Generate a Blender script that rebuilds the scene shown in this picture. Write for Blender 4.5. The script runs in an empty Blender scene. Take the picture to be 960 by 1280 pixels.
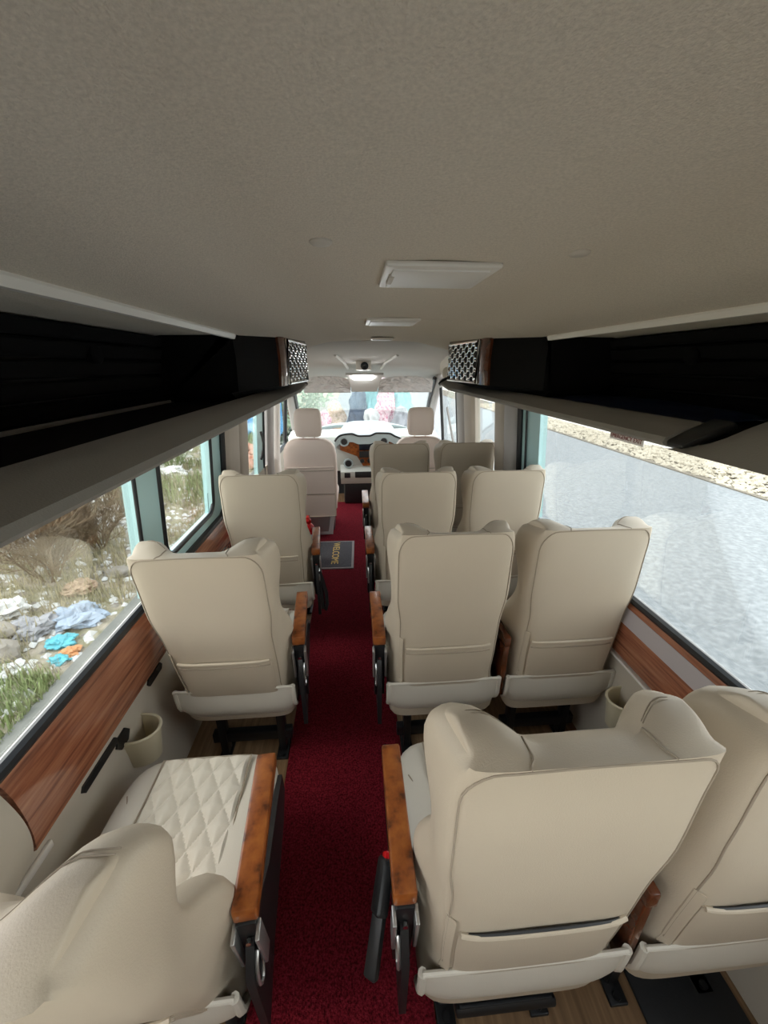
import bpy, math, random
from mathutils import Vector, Matrix, noise
import numpy as np
C = bpy.context.scene.collection
sc = bpy.context.scene
R = math.radians
random.seed(7)

# ------------------------------------------------------------------ camera
cd = bpy.data.cameras.new('camera'); cam = bpy.data.objects.new('camera', cd); C.objects.link(cam)
fwd = Vector((0.07242645, 0.93183113, -0.35559128))
right = Vector((0.99699304, -0.07749115, 0.0))
up = Vector((0.02755518, 0.35452203, 0.93464156))
cam.matrix_world = Matrix(((right.x, up.x, -fwd.x, 0), (right.y, up.y, -fwd.y, 0), (right.z, up.z, -fwd.z, 1.62), (0, 0, 0, 1)))
cd.sensor_fit = 'VERTICAL'; cd.sensor_height = 24.0; cd.lens = 24.0 * 481.0 / 1280.0
cd.clip_start = 0.01; cd.clip_end = 300
sc.camera = cam

# ------------------------------------------------------------------ sky, sun, exposure
W = bpy.data.worlds.new('World'); sc.world = W; W.use_nodes = True
wn = W.node_tree.nodes; wl = W.node_tree.links
bg = wn['Background']
tc = wn.new('ShaderNodeTexCoord'); sx = wn.new('ShaderNodeSeparateXYZ'); rp = wn.new('ShaderNodeValToRGB')
wl.new(tc.outputs['Generated'], sx.inputs[0]); wl.new(sx.outputs['Z'], rp.inputs[0]); wl.new(rp.outputs[0], bg.inputs['Color'])
rp.color_ramp.elements[0].color = (1.0, 0.98, 0.95, 1); rp.color_ramp.elements[1].color = (0.90, 0.94, 1.0, 1)
bg.inputs['Strength'].default_value = 2.1
sd = bpy.data.lights.new('sun', 'SUN'); sd.energy = 0.9; sd.angle = R(20); sd.color = (1.0, 0.90, 0.74)
so = bpy.data.objects.new('sun', sd); C.objects.link(so)
so.rotation_euler = Vector((0.42, 0.22, -0.88)).to_track_quat('-Z', 'Y').to_euler()
sc.view_settings.view_transform = 'Standard'; sc.view_settings.look = 'None'
sc.view_settings.gamma = 1; sc.view_settings.use_curve_mapping = False
sc.view_settings.exposure = 0.82
sc.cycles.max_bounces = 12; sc.cycles.diffuse_bounces = 8; sc.cycles.transparent_max_bounces = 12
sc.cycles.sample_clamp_indirect = 6.0
sc.cycles.use_denoising = True

# ------------------------------------------------------------------ materials
def mat(name, col, rough=0.6, metal=0.0, var=None, scale=20, bump=0.0, bscale=300, coat=0.0, stretch=None, spec=0.5, detail=4, emit=None, bdist=0.002):
    m = bpy.data.materials.new(name); m.use_nodes = True
    nt = m.node_tree; b = nt.nodes['Principled BSDF']; L = nt.links
    b.inputs['Base Color'].default_value = (*col, 1); b.inputs['Roughness'].default_value = rough
    b.inputs['Metallic'].default_value = metal; b.inputs['Coat Weight'].default_value = coat
    b.inputs['Coat Roughness'].default_value = 0.08; b.inputs['Specular IOR Level'].default_value = spec
    t = None
    if var or bump:
        t = nt.nodes.new('ShaderNodeTexCoord'); src = t.outputs['Object']
        if stretch:
            mp = nt.nodes.new('ShaderNodeMapping'); mp.inputs['Scale'].default_value = stretch
            L.new(src, mp.inputs[0]); src = mp.outputs[0]
    if var:
        n = nt.nodes.new('ShaderNodeTexNoise'); n.inputs['Scale'].default_value = scale; n.inputs['Detail'].default_value = detail
        L.new(src, n.inputs['Vector'])
        r = nt.nodes.new('ShaderNodeValToRGB'); e = r.color_ramp.elements
        cols = [col] + list(var)
        e[0].position = 0.3; e[1].position = 0.7
        e[0].color = (*cols[0], 1); e[1].color = (*cols[-1], 1)
        for k, c in enumerate(cols[1:-1]):
            x = e.new(0.3 + 0.4 * (k + 1) / (len(cols) - 1)); x.color = (*c, 1)
        L.new(n.outputs['Fac'], r.inputs[0]); L.new(r.outputs[0], b.inputs['Base Color'])
    if bump:
        n2 = nt.nodes.new('ShaderNodeTexNoise'); n2.inputs['Scale'].default_value = bscale; n2.inputs['Detail'].default_value = 3
        L.new(t.outputs['Object'], n2.inputs['Vector'])
        bp = nt.nodes.new('ShaderNodeBump'); bp.inputs['Strength'].default_value = bump; bp.inputs['Distance'].default_value = bdist
        L.new(n2.outputs['Fac'], bp.inputs['Height']); L.new(bp.outputs[0], b.inputs['Normal'])
    if emit:
        b.inputs['Emission Color'].default_value = (*emit[0], 1); b.inputs['Emission Strength'].default_value = emit[1]
    return m

def glass(name, tint, refl=0.6):
    m = bpy.data.materials.new(name); m.use_nodes = True; nt = m.node_tree; L = nt.links
    nt.nodes.remove(nt.nodes['Principled BSDF']); out = nt.nodes['Material Output']
    tr = nt.nodes.new('ShaderNodeBsdfTransparent'); tr.inputs[0].default_value = (*tint, 1)
    gl = nt.nodes.new('ShaderNodeBsdfGlossy'); gl.inputs['Roughness'].default_value = 0.02
    fr = nt.nodes.new('ShaderNodeFresnel'); fr.inputs['IOR'].default_value = 1.35
    ml = nt.nodes.new('ShaderNodeMath'); ml.operation = 'MULTIPLY'; ml.inputs[1].default_value = refl
    L.new(fr.outputs[0], ml.inputs[0])
    mx = nt.nodes.new('ShaderNodeMixShader'); L.new(ml.outputs[0], mx.inputs[0]); L.new(tr.outputs[0], mx.inputs[1]); L.new(gl.outputs[0], mx.inputs[2])
    L.new(mx.outputs[0], out.inputs[0]); return m

M = {}
M['leather'] = mat('cream leather', (0.475, 0.405, 0.315), 0.5, var=[(0.51, 0.435, 0.335)], scale=3, bump=0.4, bscale=420, bdist=0.001)
M['white_leather'] = mat('pale leather', (0.60, 0.56, 0.485), 0.48, bump=0.2, bscale=420, bdist=0.001)
M['pink_leather'] = mat('rosy beige leather', (0.76, 0.64, 0.575), 0.55, bump=0.2, bscale=400, bdist=0.001)
M['seam'] = mat('tan thread', (0.30, 0.25, 0.19), 0.8)
M['pipe'] = mat('cream piping', (0.64, 0.57, 0.46), 0.45)
M['burl'] = mat('burl wood', (0.36, 0.115, 0.024), 0.34, var=[(0.30, 0.088, 0.018), (0.23, 0.062, 0.013), (0.07, 0.018, 0.005)], scale=34, coat=0.2, detail=8)
M['dark_burl'] = mat('dark burl wood', (0.13, 0.035, 0.012), 0.25, var=[(0.06, 0.017, 0.007)], scale=24, coat=0.5, detail=8)
M['wood'] = mat('streaked wood trim', (0.46, 0.195, 0.105), 0.2, var=[(0.35, 0.13, 0.07), (0.18, 0.06, 0.034)], scale=9, coat=0.7, stretch=(6, 0.55, 9), detail=8)
M['black_metal'] = mat('black steel', (0.016, 0.017, 0.019), 0.38, 0.3)
M['black_plastic'] = mat('black plastic', (0.014, 0.014, 0.015), 0.42)
M['chrome'] = mat('chrome', (0.78, 0.77, 0.75), 0.14, 1.0)
M['silver'] = mat('brushed silver', (0.55, 0.55, 0.54), 0.3, 0.8)
M['headliner'] = mat('headliner cloth', (0.78, 0.715, 0.62), 0.95, var=[(0.65, 0.595, 0.515)], scale=420, bump=0.5, bscale=600, detail=2)
M['cab_liner'] = mat('cab headliner', (0.56, 0.54, 0.51), 0.9, bump=0.2, bscale=500)
M['rack_black'] = mat('black rack lining', (0.005, 0.005, 0.0055), 0.9, spec=0.15, bump=0.3, bscale=500)
M['lip'] = mat('grey vinyl lip', (0.26, 0.25, 0.235), 0.6, bump=0.2, bscale=500)
M['white_trim'] = mat('pale trim', (0.82, 0.80, 0.76), 0.3)
M['beige_panel'] = mat('beige side panel', (0.58, 0.53, 0.45), 0.42, bump=0.12, bscale=500)
M['pillar'] = mat('beige pillar trim', (0.50, 0.44, 0.37), 0.6, bump=0.12, bscale=400)
M['grey_pillar'] = mat('grey pillar trim', (0.42, 0.40, 0.385), 0.6)
M['rubber'] = mat('black rubber', (0.015, 0.017, 0.02), 0.35)
M['aqua'] = mat('aqua tinted white steel', (0.47, 0.70, 0.71), 0.35)  # white painted steel, its blue-green tint put into the base colour
M['carpet'] = mat('red carpet', (0.24, 0.018, 0.032), 0.95, var=[(0.15, 0.008, 0.016), (0.045, 0.002, 0.005)], scale=170, bump=1.0, bscale=260, detail=3, spec=0.1, bdist=0.006)
M['vinyl_floor'] = mat('wood print vinyl', (0.33, 0.21, 0.115), 0.45, var=[(0.24, 0.145, 0.075), (0.17, 0.10, 0.05)], scale=7, stretch=(9, 0.6, 1), detail=6)
M['black_mat'] = mat('black ribbed rubber', (0.013, 0.014, 0.016), 0.6, bump=0.3, bscale=200)
M['glass'] = glass('window glass', (0.96, 0.985, 0.98), 0.35)
M['cup'] = mat('cream plastic', (0.66, 0.60, 0.44), 0.35)
M['lampwhite'] = mat('lamp diffuser', (0.78, 0.77, 0.74), 0.35)
M['dome_on'] = mat('lit diffuser', (1, 1, 1), 0.4, emit=((0.95, 0.98, 1.0), 14.0))
M['overlay'] = mat('lilac grey satin strip', (0.50, 0.46, 0.48), 0.35)
M['cap'] = mat('cream cap', (0.62, 0.58, 0.52), 0.5)
M['foil'] = mat('crinkled plastic film', (0.75, 0.75, 0.76), 0.22, 0.35)
M['dash'] = mat('pale dashboard', (0.40, 0.47, 0.475), 0.5)
M['dash_low'] = mat('light grey dash plastic', (0.60, 0.62, 0.58), 0.5)
M['screen'] = mat('dark screen', (0.01, 0.013, 0.02), 0.08)
M['red'] = mat('glossy red', (0.55, 0.01, 0.012), 0.25)
M['paper'] = mat('white label', (0.75, 0.76, 0.78), 0.5)
M['orange'] = mat('orange print', (0.75, 0.16, 0.03), 0.5)
M['mat_grey'] = mat('slate doormat', (0.105, 0.105, 0.125), 0.95, var=[(0.06, 0.06, 0.075), (0.16, 0.16, 0.18)], scale=150, bump=0.6, bscale=300)
M['mat_edge'] = mat('grey mat border', (0.30, 0.27, 0.28), 0.8)
M['gold'] = mat('yellow lettering', (0.75, 0.52, 0.15), 0.6)
M['bluefilm'] = mat('navy plastic film', (0.006, 0.016, 0.055), 0.3)
M['sticker'] = mat('clear sticker', (0.92, 0.88, 0.84), 0.5)
M['stickerred'] = mat('dark red print', (0.22, 0.03, 0.02), 0.6)
M['asphalt'] = mat('pale worn asphalt', (0.155, 0.17, 0.18), 0.9, var=[(0.20, 0.217, 0.227), (0.26, 0.278, 0.288)], scale=18, bump=0.4, bscale=60, detail=10, bdist=0.01)
M['concrete'] = mat('grey concrete', (0.15, 0.155, 0.14), 0.9, var=[(0.21, 0.21, 0.19)], scale=5, bump=0.3, bscale=60, detail=10, bdist=0.01)
M['dirt'] = mat('dry dirt', (0.24, 0.20, 0.15), 1.0, var=[(0.36, 0.32, 0.26), (0.20, 0.19, 0.11), (0.46, 0.43, 0.37)], scale=3.2, bump=0.8, bscale=30, detail=12, bdist=0.03)
M['white_ground'] = mat('pale sandy ground', (0.60, 0.57, 0.52), 0.95, var=[(0.50, 0.47, 0.42)], scale=3, detail=8)
M['gravel'] = mat('pale gravel', (0.36, 0.32, 0.25), 0.9, var=[(0.46, 0.42, 0.34), (0.18, 0.155, 0.11)], scale=6)
M['gravel_bed'] = mat('dark gravel bed', (0.12, 0.105, 0.08), 0.95, var=[(0.20, 0.175, 0.14)], scale=30)
M['twig'] = mat('dry twig', (0.15, 0.10, 0.06), 0.9, var=[(0.24, 0.18, 0.11)], scale=6)
M['weed'] = mat('green weed', (0.17, 0.24, 0.08), 0.8, var=[(0.30, 0.34, 0.16)], scale=4)
M['dryweed'] = mat('straw weed', (0.42, 0.36, 0.22), 0.9, var=[(0.28, 0.26, 0.14)], scale=4)
M['leaf'] = mat('pale green leaf', (0.20, 0.31, 0.19), 0.7, var=[(0.36, 0.46, 0.33)], scale=3)
for n_, c_ in dict(bag_blue=(0.34, 0.43, 0.55), bag_white=(0.70, 0.71, 0.70), bag_teal=(0.10, 0.48, 0.58), bag_orange=(0.65, 0.30, 0.12), bag_grey=(0.32, 0.33, 0.36),
                   pink=(0.62, 0.22, 0.34), navy=(0.07, 0.10, 0.16), tealcloth=(0.22, 0.52, 0.55), tan=(0.42, 0.30, 0.20), dark_green=(0.07, 0.10, 0.07)).items():
    M[n_] = mat(n_.replace('_', ' ') + ' sheet', c_, 0.45, var=[tuple(x * 0.7 for x in c_)], scale=12)
M['tarp'] = mat('blue tarpaulin', (0.10, 0.36, 0.66), 0.5, var=[(0.22, 0.50, 0.78)], scale=2)
M['rubble'] = mat('red brick rubble', (0.42, 0.17, 0.10), 0.9, var=[(0.50, 0.36, 0.28)], scale=7)
M['boulder'] = mat('weathered stone', (0.30, 0.28, 0.25), 0.9, var=[(0.20, 0.18, 0.15)], scale=8, bump=0.4, bscale=40)

# ------------------------------------------------------------------ mesh helpers
class MB:
    def __init__(s): s.v = []; s.f = []
    def add(s, vs, fs):
        o = len(s.v); s.v += [tuple(p) for p in vs]; s.f += [tuple(i + o for i in q) for q in fs]; return s
    def box(s, c, d, bev=0.0, rot=None):
        hx, hy, hz = d[0] / 2, d[1] / 2, d[2] / 2
        if bev <= 0:
            vs = [(x * hx, y * hy, z * hz) for z in (-1, 1) for y in (-1, 1) for x in (-1, 1)]
            fs = [(0, 2, 3, 1), (4, 5, 7, 6), (0, 1, 5, 4), (2, 6, 7, 3), (0, 4, 6, 2), (1, 3, 7, 5)]
        else:
            b = min(bev, hx * .98, hy * .98, hz * .98); vs = []; fs = []; lv = []
            for z, e in ((-hz, b), (-hz + b * .3, b * .3), (-hz + b, 0), (hz - b, 0), (hz - b * .3, b * .3), (hz, b)):
                ring = []
                X, Y = hx - e, hy - e; r = max(b - e, b * .3)
                for cx, cy, a0 in ((1, 1, 0), (-1, 1, 90), (-1, -1, 180), (1, -1, 270)):
                    for k in range(4):
                        a = R(a0 + k * 30)
                        ring.append((cx * (X - r) + r * math.cos(a), cy * (Y - r) + r * math.sin(a), z))
                lv.append(ring)
            n = 16
            for ring in lv: vs += ring
            for k in range(5):
                for i in range(n): fs.append((k * n + i, k * n + (i + 1) % n, (k + 1) * n + (i + 1) % n, (k + 1) * n + i))
            fs.append(tuple(range(n))[::-1]); fs.append(tuple(5 * n + i for i in range(n)))
        if rot is not None: vs = [tuple(rot @ Vector(p)) for p in vs]
        return s.add([(p[0] + c[0], p[1] + c[1], p[2] + c[2]) for p in vs], fs)
    def bar(s, a, b, w, h, bev=0.0, roll=0):
        a = Vector(a); b = Vector(b); d = b - a
        q = d.to_track_quat('Y', 'Z').to_matrix()
        if roll: q = q @ Matrix.Rotation(roll, 3, 'Y')
        return s.box((a + b) / 2, (w, d.length, h), bev, q)
    def tube(s, pts, r, n=8, closed=False, caps=True):
        pts = [Vector(p) for p in pts]; m = len(pts); rs = r if isinstance(r, (list, tuple)) else [r] * m
        rings = []; up = None
        for i, p in enumerate(pts):
            if closed: t = pts[(i + 1) % m] - pts[i - 1]
            else: t = pts[min(i + 1, m - 1)] - pts[max(i - 1, 0)]
            t.normalize()
            if up is None:
                up = Vector((0, 0, 1)) if abs(t.z) < .9 else Vector((1, 0, 0))
            u = (up - t * up.dot(t)).normalized(); up = u; w = t.cross(u)
            rings.append([p + (u * math.cos(2 * math.pi * k / n) + w * math.sin(2 * math.pi * k / n)) * rs[i] for k in range(n)])
        vs = [p for g in rings for p in g]; fs = []
        for i in range(m if closed else m - 1):
            j = (i + 1) % m
            for k in range(n): fs.append((i * n + k, i * n + (k + 1) % n, j * n + (k + 1) % n, j * n + k))
        if caps and not closed:
            fs.append(tuple(range(n))[::-1]); fs.append(tuple((m - 1) * n + k for k in range(n)))
        return s.add(vs, fs)
    def cyl(s, c, r, h, n=20, axis=(0, 0, 1), r2=None):
        c = Vector(c); a = Vector(axis).normalized()
        return s.tube([c - a * h / 2, c + a * h / 2], [r, r if r2 is None else r2], n)
    def lathe(s, c, prof, n=24, axis=(0, 0, 1)):
        q = Vector((0, 0, 1)).rotation_difference(Vector(axis)); vs = []; fs = []
        for r, z in prof:
            for k in range(n):
                a = 2 * math.pi * k / n; vs.append(Vector(c) + q @ Vector((r * math.cos(a), r * math.sin(a), z)))
        for i in range(len(prof) - 1):
            for k in range(n): fs.append((i * n + k, i * n + (k + 1) % n, (i + 1) * n + (k + 1) % n, (i + 1) * n + k))
        fs.append(tuple(range(n))[::-1]); fs.append(tuple((len(prof) - 1) * n + k for k in range(n)))
        return s.add(vs, fs)
    def grid(s, fn, nu, nv, closed_u=False):
        vs = [fn(i / (nu if closed_u else nu - 1), j / (nv - 1)) for j in range(nv) for i in range(nu)]
        fs = []
        for j in range(nv - 1):
            for i in range(nu if closed_u else nu - 1):
                k = (i + 1) % nu; fs.append((j * nu + i, j * nu + k, (j + 1) * nu + k, (j + 1) * nu + i))
        return s.add(vs, fs)
    def sheet(s, fn, off, nu, nv):           # a surface with a real thickness
        nu_, nv_ = nu, nv; o = Vector(off)
        a = [Vector(fn(i / (nu - 1), j / (nv - 1))) for j in range(nv) for i in range(nu)]
        vs = a + [p + o for p in a]; N = nu * nv; fs = []
        for j in range(nv - 1):
            for i in range(nu - 1):
                q = (j * nu + i, j * nu + i + 1, (j + 1) * nu + i + 1, (j + 1) * nu + i)
                fs.append(q); fs.append(tuple(N + t for t in q[::-1]))
        edge = [i for i in range(nu)] + [j * nu + nu - 1 for j in range(1, nv)] + [(nv - 1) * nu + i for i in range(nu - 2, -1, -1)] + [j * nu for j in range(nv - 2, 0, -1)]
        for k in range(len(edge)):
            p, q = edge[k], edge[(k + 1) % len(edge)]; fs.append((q, p, N + p, N + q))
        return s.add(vs, fs)
    def prism(s, prof, y0, y1, axis='y'):    # profile of (x, z) pairs run along y
        n = len(prof)
        if axis == 'y': vs = [(x, y, z) for y in (y0, y1) for x, z in prof]
        else: vs = [(y, x, z) for y in (y0, y1) for x, z in prof]
        fs = [(i, (i + 1) % n, n + (i + 1) % n, n + i) for i in range(n)] + [tuple(range(n))[::-1], tuple(range(n, 2 * n))]
        return s.add(vs, fs)
    def mesh(s, name, m, smooth=True):
        me = bpy.data.meshes.new(name); me.from_pydata(s.v, [], s.f); me.validate(); me.update()
        me.materials.append(m)
        import bmesh
        bm = bmesh.new(); bm.from_mesh(me)
        if name == 'backrest': bmesh.ops.remove_doubles(bm, verts=bm.verts, dist=2e-5)
        bmesh.ops.recalc_face_normals(bm, faces=bm.faces); bm.to_mesh(me); bm.free()
        if smooth:
            me.shade_smooth()
            me.set_sharp_from_angle(angle=R(38))
        return me
def link(name, me, parent=None, loc=None):
    o = bpy.data.objects.new(name, me); C.objects.link(o)
    if parent is not None: o.parent = parent
    if loc is not None: o.location = loc
    return o
def obj(name, mb, m, parent=None, smooth=True, loc=None): return link(name, mb.mesh(name, m, smooth), parent, loc)
def tag(o, label, cat, group=None):
    o['label'] = label; o['category'] = cat
    if group: o['group'] = group
    return o
def empty(name, loc=(0, 0, 0), rz=0):
    o = bpy.data.objects.new(name, None); C.objects.link(o); o.location = loc; o.rotation_euler = (0, 0, rz); o.empty_display_size = .1; return o
def struct(name, mb, m, parent=None, smooth=True):
    o = obj(name, mb, m, parent, smooth)
    if parent is None: o['kind'] = 'structure'
    return o
def stuff(name, mb, m, label, cat, smooth=False):
    o = obj(name, mb, m, None, smooth); o['kind'] = 'stuff'; tag(o, label, cat); return o
def text_obj(name, body, size, m, parent, mat4, extrude=0.001):
    cu = bpy.data.curves.new(name, 'FONT'); cu.body = body; cu.size = size; cu.extrude = extrude; cu.align_x = 'CENTER'; cu.align_y = 'CENTER'
    cu.materials.append(m)
    o = bpy.data.objects.new(name, cu); C.objects.link(o)
    me = bpy.data.meshes.new_from_object(o.evaluated_get(bpy.context.evaluated_depsgraph_get())); bpy.data.objects.remove(o)
    o = link(name, me, parent); o.matrix_local = mat4; return o
def sm(a, b, x):
    t = min(1, max(0, (x - a) / (b - a))); return t * t * (3 - 2 * t)
XC = 0.122
# ------------------------------------------------------------------ the van's shell
def rw(z):                                   # half width of the side wall at height z
    if z < 0.80: return 0.897
    if z < 1.50: return 0.897 - 0.067 * (z - 0.80) / 0.70
    return 0.83 - 0.20 * (z - 1.50) / 0.20
def X(side, r): return XC + side * r

fl = MB(); fl.box((XC, 2.3, -0.03), (1.86, 5.4, 0.06)); struct('floor', fl, M['vinyl_floor'], smooth=False)

# headliner: two panels with a joint, curved down to the racks
prof = [(-0.70, 1.685), (-0.62, 1.695), (-0.433, 1.697), (-0.26, 1.737), (-0.242, 1.7405), (-0.222, 1.7430), (-0.20, 1.7440), (0, 1.750), (0.20, 1.7440), (0.222, 1.7430), (0.242, 1.7405), (0.26, 1.737), (0.433, 1.697), (0.62, 1.695), (0.70, 1.685)]
def roof(y0, y1):
    p = [(XC + r, z) for r, z in prof]; return MB().prism(p + [(x, z + 0.03) for x, z in p[::-1]], y0, y1)
struct('ceiling', roof(-0.40, 1.243), M['headliner'])
struct('ceiling', roof(1.247, 2.30), M['headliner'])
cb = MB()
def cabroof(u, v):
    r = -0.80 + 1.6 * u
    pts = [(2.30, 1.745), (2.42, 1.75), (2.60, 1.745), (2.9, 1.735), (3.4, 1.712), (3.8, 1.675), (4.1, 1.615), (4.3, 1.54), (4.38, 1.50)]
    t = v * (len(pts) - 1); i = min(int(t), len(pts) - 2); f = t - i
    y = pts[i][0] * (1 - f) + pts[i + 1][0] * f; z = pts[i][1] * (1 - f) + pts[i + 1][1] * f
    return (XC + r, y, z - 0.11 * max(0, abs(r) - 0.35) ** 2 * 2.2)
cb.sheet(cabroof, (0, 0, 0.03), 33, 29); struct('ceiling', cb, M['cab_liner'])

for side, nm in ((-1, 'wall_left'), (1, 'wall_right')):
    m = MB()
    m.prism([(X(side, .897), 0.0), (X(side, .897), .60), (X(side, .93), .60), (X(side, .93), -.05), (X(side, .897), -.05)], -.38, 4.35)
    m.prism([(X(side, .90), .60), (X(side, .90), .795), (X(side, .935), .795), (X(side, .935), .60)], -.38, 4.35)
    struct(nm, m, M['beige_panel']); m = MB()
    m.prism([(X(side, rw(1.475)), 1.475), (X(side, .83), 1.50), (X(side, .66), 1.69), (X(side, .66), 1.73), (X(side, .87), 1.50), (X(side, rw(1.475) + .03), 1.475)], -.38, 4.15)
    struct(nm, m, M['beige_panel'])
# polished wood bands under the windows and the pale strips along them
def wood_band(y0, y1, side):
    p = [(.897, .792), (.893, .795), (.884, .775), (.876, .745), (.872, .71), (.870, .67), (.872, .62), (.880, .572), (.897, .562)]
    return MB().prism([(X(side, r), z) for r, z in p], y0, y1)
struct('trim_1', wood_band(.615, 2.23, -1), M['wood']); struct('trim_2', wood_band(-.35, 2.23, 1), M['wood'])
m = MB(); m.bar((X(-1, .893), .20, .545), (X(-1, .893), .66, .522), .010, .022, .004); struct('trim_3', m, M['white_trim'])
m = MB(); m.bar((X(1, .884), -.3, .556), (X(1, .884), 2.23, .556), .024, .012, .004); struct('trim_4', m, M['white_trim'])
m = MB(); m.prism([(X(1, .8845), .771), (X(1, .8815), .772), (X(1, .8735), .742), (X(1, .8700), .712), (X(1, .8735), .709), (X(1, .880), .74)], -.35, 2.23); struct('trim_11', m, M['overlay'])  # lilac grey strip laid over the upper part of the right wood band
# rounded corner panel behind the left wood band
m = MB()
def corner(u, v):
    y = .605 - .75 * u; z = .565 + .235 * v; b = math.sin(math.pi * min(1, .12 + v * .88)) * .03 + .004
    return (X(-1, .897 - b - .02 * sm(0, .15, u)), y, z)
m.sheet(corner, (-.05, 0, 0), 16, 14); struct('trim_5', m, M['beige_panel'])

# windows: rubber gasket loop lying in the leaning wall, a pane, and the painted posts seen through it
def wall_pt(side, y, z, out=0.0): return (X(side, rw(z) + out), y, z)
def loop(side, y0, y1, z0, z1, rad, out):
    P = []
    for cy, cz, a0 in ((y1 - rad, z1 - rad, 0), (y0 + rad, z1 - rad, 90), (y0 + rad, z0 + rad, 180), (y1 - rad, z0 + rad, 270)):
        for k in range(7):
            a = R(a0 + k * 15); P.append(wall_pt(side, cy + rad * math.cos(a), cz + rad * math.sin(a), out))
    return P
def pane(side, y0, y1, z0, z1, out, parent):
    m = MB()
    a = [wall_pt(side, y0, z0, out), wall_pt(side, y1, z0, out), wall_pt(side, y1, z1, out), wall_pt(side, y0, z1, out)]
    m.sheet(lambda u, v: wall_pt(side, y0 + (y1 - y0) * u, z0 + (z1 - z0) * v, out), (side * .004, 0, 0), 2, 2)
    return struct('pane', m, M['glass'], parent, smooth=False)
def post(side, y0, y1, z0, z1, out, th, mt='aqua', name='painted_post', parent=None):
    m = MB(); b = .006
    m.sheet(lambda u, v: wall_pt(side, y0 + (y1 - y0) * u, z0 + (z1 - z0) * v, out), (side * th, 0, 0), 4, 6)
    return struct(name, m, M[mt], parent, smooth=False)

w1 = struct('window_1', MB().tube(loop(-1, .53, 2.215, .805, 1.47, .09, .002), .0165, 8, True), M['rubber'])
pane(-1, .54, 1.31, .81, 1.465, .020, w1); pane(-1, 1.475, 2.03, .855, 1.465, .030, w1)
post(-1, 1.305, 1.475, .80, 1.47, .012, .04, 'aqua', 'painted_post', w1)
post(-1, 1.475, 2.21, .80, .868, .012, .04, 'aqua', 'painted_sill', w1); post(-1, 2.03, 2.21, .86, 1.47, .012, .04, 'aqua', 'painted_post', w1)
struct('gasket', MB().tube(loop(-1, 1.475, 2.045, .875, 1.50, .07, .012), .011, 8, True), M['rubber'], w1)
struct('gasket', MB().tube([wall_pt(-1, 1.304, z, .010) for z in (.81, 1.0, 1.2, 1.47)], .007, 8), M['rubber'], w1)
w2 = struct('window_2', MB().tube(loop(1, -.30, 2.225, .805, 1.47, .05, .002), .0165, 8, True), M['rubber'])
pane(1, -.29, 2.0, .81, 1.465, .020, w2)
post(1, 1.995, 2.215, .80, 1.47, .014, .04, 'aqua', 'painted_post', w2)
struct('gasket', MB().tube([wall_pt(1, 2.145 + .05 * sm(1.06, .98, z), z, .006) for z in (.9, .96, 1.0, 1.03, 1.06, 1.1, 1.2, 1.3, 1.47)], .006, 8), M['rubber'], w2)
struct('screw_cap', MB().cyl(wall_pt(1, 2.05, 1.03, .010), .006, .01, 10, (1, 0, 0)), M['black_plastic'], w2)

# pillars
def pillar(side, y0, y1, z0, z1, mt, name, th=.04, ins=.0):
    m = MB(); n = 8
    def f(u, v):
        y = y0 + (y1 - y0) * u; z = z0 + (z1 - z0) * v
        return (X(side, rw(z) - ins - .035 * math.sin(math.pi * u) ** .4), y, z)
    m.sheet(f, (side * (th + ins), 0, 0), 13, 12); return struct(name, m, M[mt])
pillar(-1, 2.24, 2.50, .0, 1.55, 'pillar', 'trim_6'); pillar(-1, 2.51, 2.70, .0, 1.55, 'pillar', 'trim_6')
pillar(1, 2.25, 2.43, .0, 1.55, 'grey_pillar', 'trim_7'); pillar(1, 2.44, 2.60, .0, 1.55, 'pillar', 'trim_7')
pillar(1, 3.10, 3.38, .0, 1.55, 'pillar', 'trim_8'); pillar(1, 3.39, 3.62, .0, 1.55, 'grey_pillar', 'trim_8')
pillar(-1, 3.42, 3.62, .0, 1.55, 'grey_pillar', 'trim_9'); pillar(-1, 3.70, 3.80, .0, 1.55, 'white_trim', 'trim_9', ins=.02)
# left sliding-door window, its pale frame, right middle window, front door windows
w3 = struct('window_3', MB().tube(loop(-1, 2.70, 3.32, .70, 1.47, .06, .012), .012, 8, True), M['rubber'])
pane(-1, 2.71, 3.30, .71, 1.465, .02, w3); post(-1, 3.10, 3.30, .70, 1.47, .012, .03, 'aqua', 'painted_post', w3)
struct('grab_handle', MB().tube([wall_pt(-1, 3.085 + .0 * z, z, -.02 - .02 * math.sin((z - .92) / .22 * math.pi)) for z in (.92, .95, 1.0, 1.05, 1.1, 1.14)], .010, 8), M['black_plastic'], w3)
w4 = struct('window_4', MB().tube(loop(1, 2.585, 3.12, .80, 1.47, .05, .004), .016, 8, True), M['rubber'])
pane(1, 2.60, 3.10, .81, 1.465, .02, w4); post(1, 2.60, 3.10, .80, .88, .012, .03, 'aqua', 'painted_sill', w4)
w5 = struct('window_5', MB().tube(loop(-1, 3.83, 4.33, .80, 1.47, .05, -.01), .022, 8, True), M['rubber'])
pane(-1, 3.84, 4.32, .81, 1.465, .01, w5)
w6 = struct('window_6', MB().tube(loop(1, 3.64, 4.33, .80, 1.47, .05, -.005), .018, 8, True), M['rubber'])
pane(1, 3.66, 4.32, .81, 1.465, .01, w6)
struct('belt_webbing', MB().bar(wall_pt(1, 3.70, .85, -.03), wall_pt(1, 4.0, 1.22, -.02), .012, .03), M['grey_pillar'], w6)
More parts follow.
